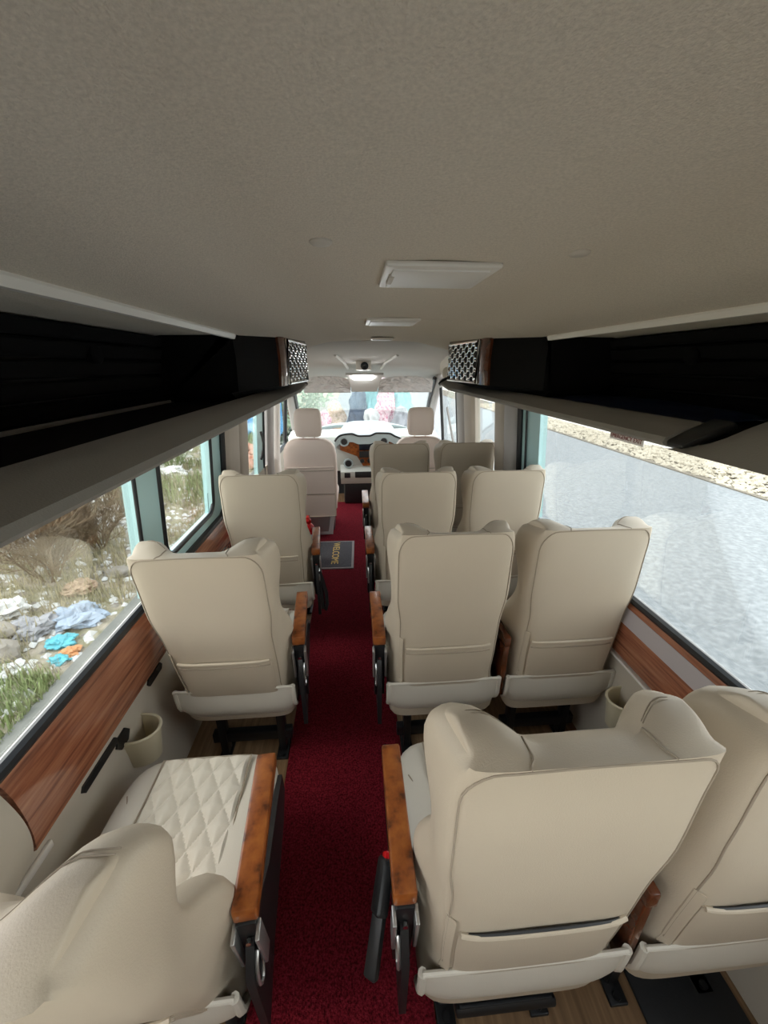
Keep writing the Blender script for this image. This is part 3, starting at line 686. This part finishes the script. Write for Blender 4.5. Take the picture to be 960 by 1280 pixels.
# ------------------------------------------------------------------ driver's cab
def front_seat(x, y, label):
    t = empty('cab_seat', (x, y, 0)); tag(t, label, 'seat', 'cab seats')
    m = MB(); n = 56; rings = []
    lv = [(.30, .205, .03), (.33, .225, .05), (.5, .235, .07), (.7, .24, .075), (.85, .238, .075), (.93, .225, .07), (.975, .195, .06), (1.0, .15, .045), (1.008, .09, .02)]
    for z, hw, d in lv:
        g = []
        for k in range(n):
            q = 2 * math.pi * k / n; c, s = math.cos(q), math.sin(q); mm = max(abs(c), abs(s)); a, b = c / mm, s / mm
            l = (abs(a) ** 5 + abs(b) ** 5) ** .2; g.append((a / l * hw, .07 + b / l * d - .06 * (z - .4), z))
        rings.append(g)
    m.add([p for g in rings for p in g], [(j * n + k, j * n + (k + 1) % n, (j + 1) * n + (k + 1) % n, (j + 1) * n + k) for j in range(len(lv) - 1) for k in range(n)] + [tuple(range(n))[::-1], tuple((len(lv) - 1) * n + k for k in range(n))])
    bk_ = obj('backrest', m, M['pink_leather'], t)
    def rp(u, z, off): return ((2 * u - 1) * .215, .0 - .06 * (z - .4) - off - .008 * math.sin(math.pi * u), z)
    m = MB(); m.sheet(lambda u, v: rp(u, .50 + .255 * v, .006 + .006 * v), (0, .006, 0), 14, 8); m.tube([rp(k / 13, .755, .012) for k in range(14)], .007, 8); obj('pocket', m, M['pink_leather'], bk_)
    for z_, o_ in ((.725, .016), (.495, .010)): obj('seam', MB().tube([rp(k / 13, z_, o_) for k in range(14)], .0026, 6), M['seam'], bk_)
    m = MB(); m.sheet(lambda u, v: rp(u, .27 + .215 * v, .012), (0, .008, 0), 10, 6); obj('skirt', m, M['pink_leather'], t)
    obj('skirt_piping', MB().tube([rp(0, .485, .016), rp(0, .27, .016), rp(.25, .27, .016), rp(.5, .27, .016), rp(.75, .27, .016), rp(1, .27, .016), rp(1, .485, .016)], .004, 6), M['pipe'], t)
    m = MB(); rings = []
    lv = [(1.022, .085, .03), (1.03, .108, .05), (1.08, .120, .058), (1.16, .120, .055), (1.22, .116, .05), (1.25, .108, .042), (1.265, .09, .03), (1.270, .05, .012)]
    for z, hw, d in lv:
        g = []
        for k in range(n):
            q = 2 * math.pi * k / n; c, s = math.cos(q), math.sin(q); mm = max(abs(c), abs(s)); a, b = c / mm, s / mm
            l = (abs(a) ** 5 + abs(b) ** 5) ** .2; g.append((a / l * hw, .04 + b / l * d, z))
        rings.append(g)
    m.add([p for g in rings for p in g], [(j * n + k, j * n + (k + 1) % n, (j + 1) * n + (k + 1) % n, (j + 1) * n + k) for j in range(len(lv) - 1) for k in range(n)] + [tuple(range(n))[::-1], tuple((len(lv) - 1) * n + k for k in range(n))])
    obj('headrest', m, M['pink_leather'], t)
    for s in (-.05, .05): obj('headrest_post', MB().cyl((s, .045, 1.0), .007, .08, 10), M['chrome'], t)
    obj('cushion', MB().box((0, .30, .40), (.46, .46, .13), .05), M['pink_leather'], t)
    obj('pedestal', MB().box((0, .40, .176), (.36, .30, .33), .01), M['black_plastic'], t)
    return t
front_seat(-.405, 3.48, 'rosy beige front passenger seat with headrest, left of the aisle before the windscreen')
front_seat(.610, 3.50, "rosy beige driver's seat with headrest, right of the console and partly hidden")
# pale step box under the front passenger seat
t = empty('step_box', (-.40, 3.68, 0)); tag(t, 'pale plastic box standing on the red carpet under the front passenger seat', 'box')
m = MB(); m.prism([(-.13, .012), (.16, .012), (.20, .30), (-.13, .30)], -.06, .02); obj('shell', m, M['paper'], t, False)
m = MB(); m.prism([(-.06, .04), (.12, .04), (.145, .22), (-.06, .22)], -.065, -.058); obj('recessed_panel', m, M['silver'], t, False)
obj('panel_rim', MB().tube([(-.06, -.064, .04), (.12, -.064, .04), (.145, -.064, .22), (-.06, -.064, .22)], .006, 6, True), M['paper'], t)
# fire extinguisher
t = empty('fire_extinguisher', (-.392, 2.96, .01)); tag(t, 'red fire extinguisher with white label standing behind the armrest of the front single seat', 'extinguisher')
obj('cylinder', MB().lathe((0, 0, 0), [(.048, 0), (.052, .01), (.052, .34), (.046, .37), (.026, .395), (.020, .40)], 24), M['red'], t)
obj('label', MB().lathe((0, 0, 0), [(.0528, .17), (.0532, .172), (.0532, .315), (.0528, .317)], 24), M['paper'], t)
obj('label_band', MB().lathe((0, 0, 0), [(.0534, .175), (.0536, .177), (.0536, .225), (.0534, .227)], 24), M['orange'], t)
v = obj('valve', MB().lathe((0, 0, .40), [(.020, 0), (.024, .01), (.024, .03), (.016, .04)], 16), M['red'], t)
obj('handle', MB().bar((0, .03, .455), (0, -.07, .470), .022, .010, .002), M['red'], v); obj('handle', MB().bar((0, .03, .440), (0, -.06, .435), .020, .008, .002), M['red'], v)
# dashboard
t = empty('dashboard', (0, 4.55, 0)); tag(t, 'pale dashboard with a burl wood centre console and round vents, ahead of the aisle', 'dashboard')
m = MB(); m.prism([(.05, .42), (.02, .55), (.02, .74), (.06, .83), (.30, .86), (.58, .84), (.58, .42)], -.77, 1.01, 'x'); obj('body', m, M['dash_low'], t)
m = MB()                                     # raised centre cowl
def hump(u, v):
    x = .178 + (2 * u - 1) * (.40 - .035 * v); y = -.10 + .62 * v
    return (x, y, .858 + .085 * v * (1 - abs(2 * u - 1) ** 6) + .012 * math.sin(math.pi * u) - .06 * abs(2 * u - 1) ** 8 + (.03 * (sm(.16, .07, abs(x + .10)) + sm(.16, .07, abs(x - .335))) * (1 - v) ** 2))
m.sheet(hump, (0, 0, -.10), 41, 14); cw = obj('cowl', m, M['dash'], t)
obj('cowl_edge', MB().tube([tuple(Vector(hump(k / 40, 0)) + Vector((0, -.002, -.004))) for k in range(41)], .011, 8), M['black_plastic'], cw)
text_obj('emblem', 'urbania', .07, M['paper'], cw, Matrix.Translation((.245, .13, .905)) @ Matrix.Rotation(R(28), 4, 'X'), .003)
# console face (leans towards the seats)
m = MB(); m.add([(x, y, z) for o in (0, .05) for x, y, z in ((-.165, -.085 + o, .845), (.50, -.085 + o, .845), (.50, -.07 + o, .70), (.36, -.05 + o, .52), (.10, -.05 + o, .50), (.03, -.06 + o, .62), (-.165, -.075 + o, .70))],
      [tuple(range(7)), tuple(range(13, 6, -1))] + [(i, (i + 1) % 7, 7 + (i + 1) % 7, 7 + i) for i in range(7)])
cs_ = obj('console_panel', m, M['burl'], t, False)
obj('touch_screen', MB().box((.155, -.088, .755), (.20, .022, .115), .006), M['screen'], cs_)
obj('control_strip', MB().box((.155, -.078, .645), (.20, .022, .075), .006), M['black_plastic'], cs_)
for x in (.09, .175, .26): obj('control_knob', MB().lathe((x, -.06, .565), [(.026, 0), (.026, .018), (.020, .026), (.004, .027)], 18, (0, -1, 0)), M['black_plastic'], cs_)
for x, z in ((-.115, .80), (.345, .80), (-.075, .535)):
    v = obj('round_vent', MB().lathe((x, -.075 if z > .7 else -.04, z), [(.058, 0), (.058, .020), (.050, .030), (.040, .022)], 24, (0, -1, 0)), M['dash'], t)
    obj('vent_core', MB().lathe((x, -.098 if z > .7 else -.063, z), [(.038, 0), (.036, .006), (.006, .006)], 20, (0, -1, 0)), M['black_plastic'], v)
m = MB(); m.prism([(-.10, .37), (-.10, .44), (-.02, .50), (.10, .50), (.10, .30), (-.04, .28)], -.17, .50, 'x'); lw = obj('lower_console', m, M['dash_low'], t)
m = MB(); m.box((.17, -.095, .405), (.34, .02, .075), .006); obj('storage_tray', m, M['black_plastic'], lw)
m = MB(); m.box((-.09, -.095, .40), (.07, .02, .065), .006); obj('cup_recess', m, M['black_plastic'], lw)
obj('lower_skirt', MB().box((.17, .04, .15), (.62, .10, .27), .02), M['black_plastic'], t)
# roof console, rear facing camera and the lit dome lamp
t = empty('roof_console', (.122, 4.22, 1.45)); tag(t, 'grey roof console with a lit dome lamp and dark camera lens above the windscreen', 'console')
m = MB(); m.sheet(lambda u, v: ((2 * u - 1) * (.135 + .05 * v * v), -.02 - .22 * v, -.085 + .17 * v), (0, .06, .02), 9, 8); bd = obj('body', m, M['cab_liner'], t)
obj('dome_lamp', MB().box((-.02, -.215, .055), (.205, .055, .028), .012), M['dome_on'], t)
m = MB(); m.box((-.015, -.31, .175), (.145, .07, .095), .008); cm = obj('camera_housing', m, M['white_trim'], t)
obj('lens', MB().lathe((-.005, -.345, .168), [(.036, 0), (.036, .010), (.026, .018), (.008, .020)], 20, (0, -1, -.1)), M['screen'], cm)
for s in (-1, 1):
    obj('rib', MB().tube([(s * .165, -.14, .145), (s * .20, -.32, .20), (s * .26, -.75, .252)], .012, 8), M['white_trim'], t)
for x0, x1, w in ((-.50, -.02, 'left'), (.265, .83, 'right')):
    m = MB()
    def vis(u, v):
        d = .012 * noise.noise(Vector((u * 7 + x0 * 9, v * 3, 0))) + .012 * abs(noise.noise(Vector((u * 22 - v * 9, v * 6 + u * 5, x0)))) + .014 * abs(noise.noise(Vector((u * 15 + v * 8, v * 4 - u * 3, x0))))
        return (x0 + (x1 - x0) * u, 4.19 - .06 * v + d, 1.365 + .155 * v * (1 - .25 * abs(2 * u - 1) ** 3))
    m.sheet(vis, (0, .02, 0), 64, 26); t_ = obj('sun_visor', m, M['foil']); tag(t_, w + ' sun visor still wrapped in crinkled plastic film above the windscreen', 'visor')
    obj('edge', MB().tube([tuple(Vector(vis(k / 20, 0)) + Vector((0, .01, 0))) for k in range(21)], .009, 6), M['grey_pillar'], t_)
tag(obj('speaker_cap', MB().lathe((.80, 3.35, 1.56), [(.055, .0), (.055, .015), (.045, .025), (.01, .028)], 24, (-.6, -1, -.1)), M['cap']), 'round cream cap on the cab roof beside the right chrome grille', 'cap')
# ------------------------------------------------------------------ outside
GZ = -.65
m = MB(); m.sheet(lambda u, v: (-60 + 120 * u, -30 + 130 * v, GZ - .06), (0, 0, -.1), 3, 3); struct('ground', m, M['dirt'], smooth=False)
m = MB(); m.box((3.2, 30, GZ - .04), (8.6, 90, .08)); struct('road', m, M['asphalt'], smooth=False)
m = MB(); m.box((-1.70, 10, GZ - .03), (1.25, 40, .09)); struct('pavement', m, M['concrete'], smooth=False)
m = MB(); m.box((11.8, 15, GZ - .03), (6.4, 60, .07)); struct('ground', m, M['white_ground'], smooth=False)
m = MB(); m.box((8.2, 15, GZ - .01), (1.7, 60, .06)); struct('gravel_base', m, M['gravel_bed'], smooth=False)
def stones(x0, x1, y0, y1, n, s0, s1, zf):
    m = MB(); ph = [(1, 0, 0), (-1, 0, 0), (0, 1, 0), (0, -1, 0), (0, 0, 1), (0, 0, -1)]
    fs = [(0, 2, 4), (2, 1, 4), (1, 3, 4), (3, 0, 4), (2, 0, 5), (1, 2, 5), (3, 1, 5), (0, 3, 5)]
    for _ in range(n):
        x = random.uniform(x0, x1); y = random.uniform(y0, y1); s = random.uniform(s0, s1); q = random.uniform(0, 6.3); c, d = math.cos(q), math.sin(q)
        g = [s * random.uniform(.6, 1.2) for _ in range(3)]
        m.add([(x + (a * g[0]) * c - (b * g[1]) * d, y + (a * g[0]) * d + (b * g[1]) * c, zf(x, y) + e * g[2] * .7) for a, b, e in ph], fs)
    return m
def rag(x0, x1): return lambda x, y: GZ + .03
g = stones(7.45, 9.0, 3, 24, 9000, .025, .075, lambda x, y: GZ + .02 + .05 * math.sin(math.pi * (x - 7.45) / 1.55)); stuff('gravel', g, M['gravel'], 'pale gravel heaped in a strip along the far side of the grey road', 'gravel')
# rough ground left of the van
def hz(x, y): return GZ + .16 * sm(-2.25, -4.2, x) + .10 * sm(-2.25, -3, x) * (noise.noise(Vector((x * .9, y * .9, 0))) + .5 * noise.noise(Vector((x * 2.7, y * 2.7, 3)))) + .05 * max(0, -x - 4)
m = MB(); m.sheet(lambda u, v: (-2.28 - 14 * u ** 1.6, -1 + 21 * v, hz(-2.28 - 14 * u ** 1.6, -1 + 21 * v)), (0, 0, -.2), 50, 80); struct('ground', m, M['dirt'])
def blades(n, x0, x1, y0, y1, h0, h1, w, dens=None):
    m = MB()
    for _ in range(n):
        x = random.uniform(x0, x1); y = random.uniform(y0, y1)
        if dens and noise.noise(Vector((x * .8, y * .8, 5))) < dens: continue
        z = hz(x, y) - .01; h = random.uniform(h0, h1); q = random.uniform(0, 6.3); l = random.uniform(.1, .6) * h; ww = w * random.uniform(.6, 1.3)
        c, s = math.cos(q), math.sin(q)
        m.add([(x - s * ww, y + c * ww, z), (x + s * ww, y - c * ww, z), (x + c * l * .4 + s * ww * .7, y + s * l * .4 - c * ww * .7, z + h * .6), (x + c * l, y + s * l, z + h), (x + c * l * .4 - s * ww * .7, y + s * l * .4 + c * ww * .7, z + h * .6)], [(0, 1, 2, 4), (4, 2, 3)])
    return m
stuff('green_weeds', blades(9000, -4.0, -2.3, 1.2, 2.75, .03, .14, .006, -.05), M['weed'], 'low green weeds growing at the edge of the concrete left of the van', 'weeds')
stuff('straw_grass', blades(42000, -8, -2.35, 2.5, 11, .04, .22, .004, -.15), M['dryweed'], 'dry straw grass on the rough ground left of the van', 'grass')
stuff('far_weeds', blades(16000, -8, -2.6, 6.5, 15, .06, .30, .011, -.05), M['weed'], 'taller green weeds further along the rough ground at left', 'weeds')
stuff('litter', stones(-7, -2.35, 2.2, 12, 3000, .015, .07, hz), M['bag_white'], 'small scraps of pale litter strewn over the rough ground', 'litter')
stuff('rubble_chips', stones(-8, -2.35, 1.5, 13, 2600, .012, .05, hz), M['boulder'], 'loose stone chips on the rough ground left of the van', 'stones')
def shrub(x, y, h, n, label, mt_='twig'):
    m = MB(); rnd = random.Random(int(x * 100 + y * 10))
    def branch(p, d, l, r, k):
        pts = [p]; q = Vector(p); dd = Vector(d)
        for i in range(4):
            dd = (dd + Vector((rnd.uniform(-.35, .35), rnd.uniform(-.35, .35), rnd.uniform(-.1, .25)))).normalized(); q = q + dd * l / 4; pts.append(tuple(q))
            if k > 0:
                for _ in range(3): branch(tuple(q), (dd + Vector((rnd.uniform(-1, 1), rnd.uniform(-1, 1), rnd.uniform(-.2, .6)))).normalized(), l * .5, r * .55, k - 1)
        m.tube(pts, [r, r * .85, r * .7, r * .5, r * .35], 3, caps=False)
    for _ in range(n):
        a = rnd.uniform(0, 6.3); branch((x + .05 * math.cos(a), y + .05 * math.sin(a), hz(x, y) - .02), (math.cos(a) * rnd.uniform(.2, .8), math.sin(a) * rnd.uniform(.2, .8), 1), h * rnd.uniform(.6, 1), .010, 2)
    tag(obj('dry_shrub', m, M[mt_], None, False), label, 'shrub', 'dry shrubs left of the van')
shrub(-3.30, 3.9, .85, 16, 'nearest brown dry shrub, straight behind the rubbish bags')
shrub(-3.30, 4.75, .95, 18, 'tall brown dry shrub standing close to the pale window post')
shrub(-4.3, 4.3, .8, 14, 'brown dry shrub at the upper left edge of the side window')
shrub(-4.2, 5.6, .9, 16, 'brown dry shrub behind the white plastic scraps')
shrub(-3.9, 7.0, .9, 16, 'greenish dry shrub seen in the second side pane, nearest the post', 'weed')
shrub(-4.0, 8.6, .9, 16, 'greenish dry shrub seen in the second side pane, towards the front', 'weed')
def bag(x, y, s, mk, label, sq=.55):
    rnd = random.Random(int(x * 1000) + int(y * 100)); m = MB(); o = rnd.uniform(0, 50)
    def f(u, v):
        a = 2 * math.pi * u; b = math.pi * (v - .5); d = Vector((math.cos(a) * math.cos(b), math.sin(a) * math.cos(b), math.sin(b)))
        k = s * (.85 + .55 * noise.noise(d * 1.9 + Vector((o, 0, 0))) + .45 * abs(noise.noise(d * 4.5 + Vector((0, o, 0)))) + .25 * abs(noise.noise(d * 10 + Vector((0, o, 0)))))
        return (x + d.x * k * 1.25, y + d.y * k, hz(x, y) + s * sq * .6 + d.z * k * sq)
    m.grid(f, 34, 19, True); tag(obj('plastic_bag', m, M[mk], None, False), label, 'bag', 'rubbish bags left of the van')
bag(-2.66, 3.28, .17, 'bag_blue', 'largest crumpled grey-blue plastic bag lying on the rubbish by the concrete edge')
bag(-2.93, 3.10, .14, 'bag_grey', 'grey plastic bag lying left of the large grey-blue bag')
bag(-2.60, 2.93, .085, 'bag_teal', 'teal plastic bag lying in front of the grey-blue bag')
bag(-2.46, 2.72, .055, 'bag_teal', 'smallest teal plastic scrap, beside the orange one')
bag(-2.42, 2.80, .06, 'bag_orange', 'orange plastic scrap at the concrete edge')
bag(-4.05, 4.65, .15, 'bag_white', 'white plastic bag at the far left among the shrubs')
bag(-3.60, 5.40, .14, 'bag_white', 'white plastic bag in the middle distance between two shrubs')
bag(-3.30, 3.32, .13, 'bag_white', 'white plastic bag beside the nearest shrub')
bag(-2.95, 3.75, .12, 'tan', 'tan crumpled sack behind the grey-blue bag')
bag(-3.75, 8.0, .20, 'bag_white', 'white plastic bag seen through the second side pane')
bag(-2.75, 2.62, .09, 'bag_white', 'white plastic bag nearest the van at the left edge')
for k, (x, y, s, lb) in enumerate(((-3.0, 2.75, .16, 'long grey stone at the lower left edge of the side window'), (-3.15, 3.02, .12, 'grey stone behind the long stone at left'), (-2.75, 4.1, .10, 'grey stone among dry grass near the concrete edge'), (-3.4, 6.3, .17, 'grey stone near the pale window post'))):
    m = MB()
    def st_(u, v):
        a = 2 * math.pi * u; b = math.pi * (v - .5); d = Vector((math.cos(a) * math.cos(b), math.sin(a) * math.cos(b), math.sin(b))); q = s * (1 + .35 * noise.noise(d * 1.3 + Vector((k * 9, 0, 0))))
        return (x + d.x * q * 1.5, y + d.y * q * .8, hz(x, y) + .03 + d.z * q * .6)
    m.grid(st_, 16, 10, True); tag(obj('stone', m, M['boulder'], None, False), lb, 'stone')
# seen through the sliding door: blue tarpaulin and a heap of broken brick
m = MB(); m.sheet(lambda u, v: (-5.6 + 3.3 * u, 12.6 + .10 * math.sin(u * 40) + .3 * u, GZ + 3.2 * v), (0, .03, 0), 60, 6); tag(obj('tarpaulin', m, M['tarp']), 'blue tarpaulin hung beyond the sliding door window', 'tarpaulin')
stuff('brick_rubble', stones(-3.6, -2.3, 9.0, 10.6, 260, .08, .20, lambda x, y: GZ + .45 * math.exp(-((x + 2.9) ** 2 + (y - 9.8) ** 2) / .35)), M['rubble'], 'heap of broken red brick beyond the sliding door window', 'rubble')
# beyond the windscreen
def leafy(x, y, z0, rx, rz, n, label, mk='leaf'):
    rnd = random.Random(int(x * 77 + y)); t = empty('roadside_bush', (x, y, GZ)); tag(t, label, 'bush', 'bushes beyond the windscreen'); m = MB()
    for _ in range(n):
        d = Vector((rnd.gauss(0, 1), rnd.gauss(0, 1), rnd.gauss(0, 1))).normalized() * rnd.uniform(.75, 1.05)
        d *= 1 + .25 * noise.noise(d * 2.2)
        c = Vector((d.x * rx, d.y * rx, z0 + rz + d.z * rz)); s = rnd.uniform(.06, .13); u = Vector((rnd.uniform(-1, 1), rnd.uniform(-1, 1), rnd.uniform(-1, 1))).normalized(); w = u.orthogonal().normalized()
        m.add([c - u * s, c - w * s * .5, c + u * s, c + w * s * .5], [(0, 1, 2, 3)])
    f = obj('foliage', m, M[mk], t, False); f['kind'] = 'stuff'
    m = MB()
    for k in range(4): m.tube([(.05 * k - .08, 0, 0), (.1 * k - .15, .05 * k, z0 + rz * .8), (.35 * (k - 1.5) * rx, .1 * k, z0 + rz * 1.6)], [.05, .04, .02], 6)
    obj('stem', m, M['twig'], t)
leafy(-2.6, 15.5, .0, 1.7, 1.7, 3600, 'pale green bush at the left edge of the windscreen view')
leafy(-4.6, 19, .0, 2.2, 2.2, 3600, 'pale green bush further off behind the first one')
leafy(-1.15, 8.6, .0, .55, .50, 1500, 'dark green low bush right of the passenger headrest', 'dark_green')
def bundle(x, y, w, h, mk, label):
    rnd = random.Random(int(x * 311)); o = rnd.uniform(0, 40); m = MB()
    def f(u, v):
        a = 2 * math.pi * u; p = math.sin(math.pi * min(1, max(0, v))) ** .28
        k = p * (1 + .55 * noise.noise(Vector((math.cos(a) * 1.2, math.sin(a) * 1.2, v * 4 + o))) + .4 * noise.noise(Vector((math.cos(a) * 3, math.sin(a) * 3, v * 9 + o))))
        return (x + math.cos(a) * w * k, y + math.sin(a) * w * k * .8, GZ + h * v)
    m.grid(f, 28, 30, True); tag(obj('cloth_bundle', m, M[mk]), label, 'bundle', 'bundles on the road ahead')
M['pink'] = mat('pink patterned cloth', (0.62, 0.16, 0.28), 0.6, var=[(0.75, 0.62, 0.64), (0.40, 0.08, 0.16)], scale=14)
M['tan'] = mat('tan patterned cloth', (0.45, 0.28, 0.18), 0.6, var=[(0.62, 0.50, 0.40), (0.30, 0.24, 0.12)], scale=10)
bundle(-.42, 9.0, .20, 1.55, 'tan', 'tan bundle at left of the heap beyond the windscreen')
bundle(-.62, 8.6, .15, 1.38, 'pink', 'small pink-white bundle beside the tan one')
bundle(.12, 9.0, .22, 1.80, 'navy', 'dark navy bundle in the middle beyond the windscreen')
bundle(.38, 8.7, .20, 1.40, 'bag_white', 'white bundle between the navy and pink ones')
bundle(.40, 9.2, .22, 2.0, 'tealcloth', 'pale teal tall bundle behind the white one')
bundle(.72, 9.0, .22, 2.05, 'pink', 'tall pink patterned bundle beyond the windscreen')
bundle(1.12, 9.2, .24, 1.95, 'tealcloth', 'teal bundle at right of the pink one')
bundle(1.05, 8.7, .20, 1.45, 'bag_grey', 'dark grey bundle in front of the teal one')
# the van's own short white bonnet ahead of the glass
m = MB(); m.sheet(lambda u, v: (XC + (2 * u - 1) * (.72 - .1 * v), 5.36 + .75 * v, .87 - .10 * v ** 2 - .10 * abs(2 * u - 1) ** 4), (0, 0, -.04), 17, 8)
tag(obj('bonnet', m, M['dash']), "the van's pale bonnet seen through the windscreen", 'bonnet')
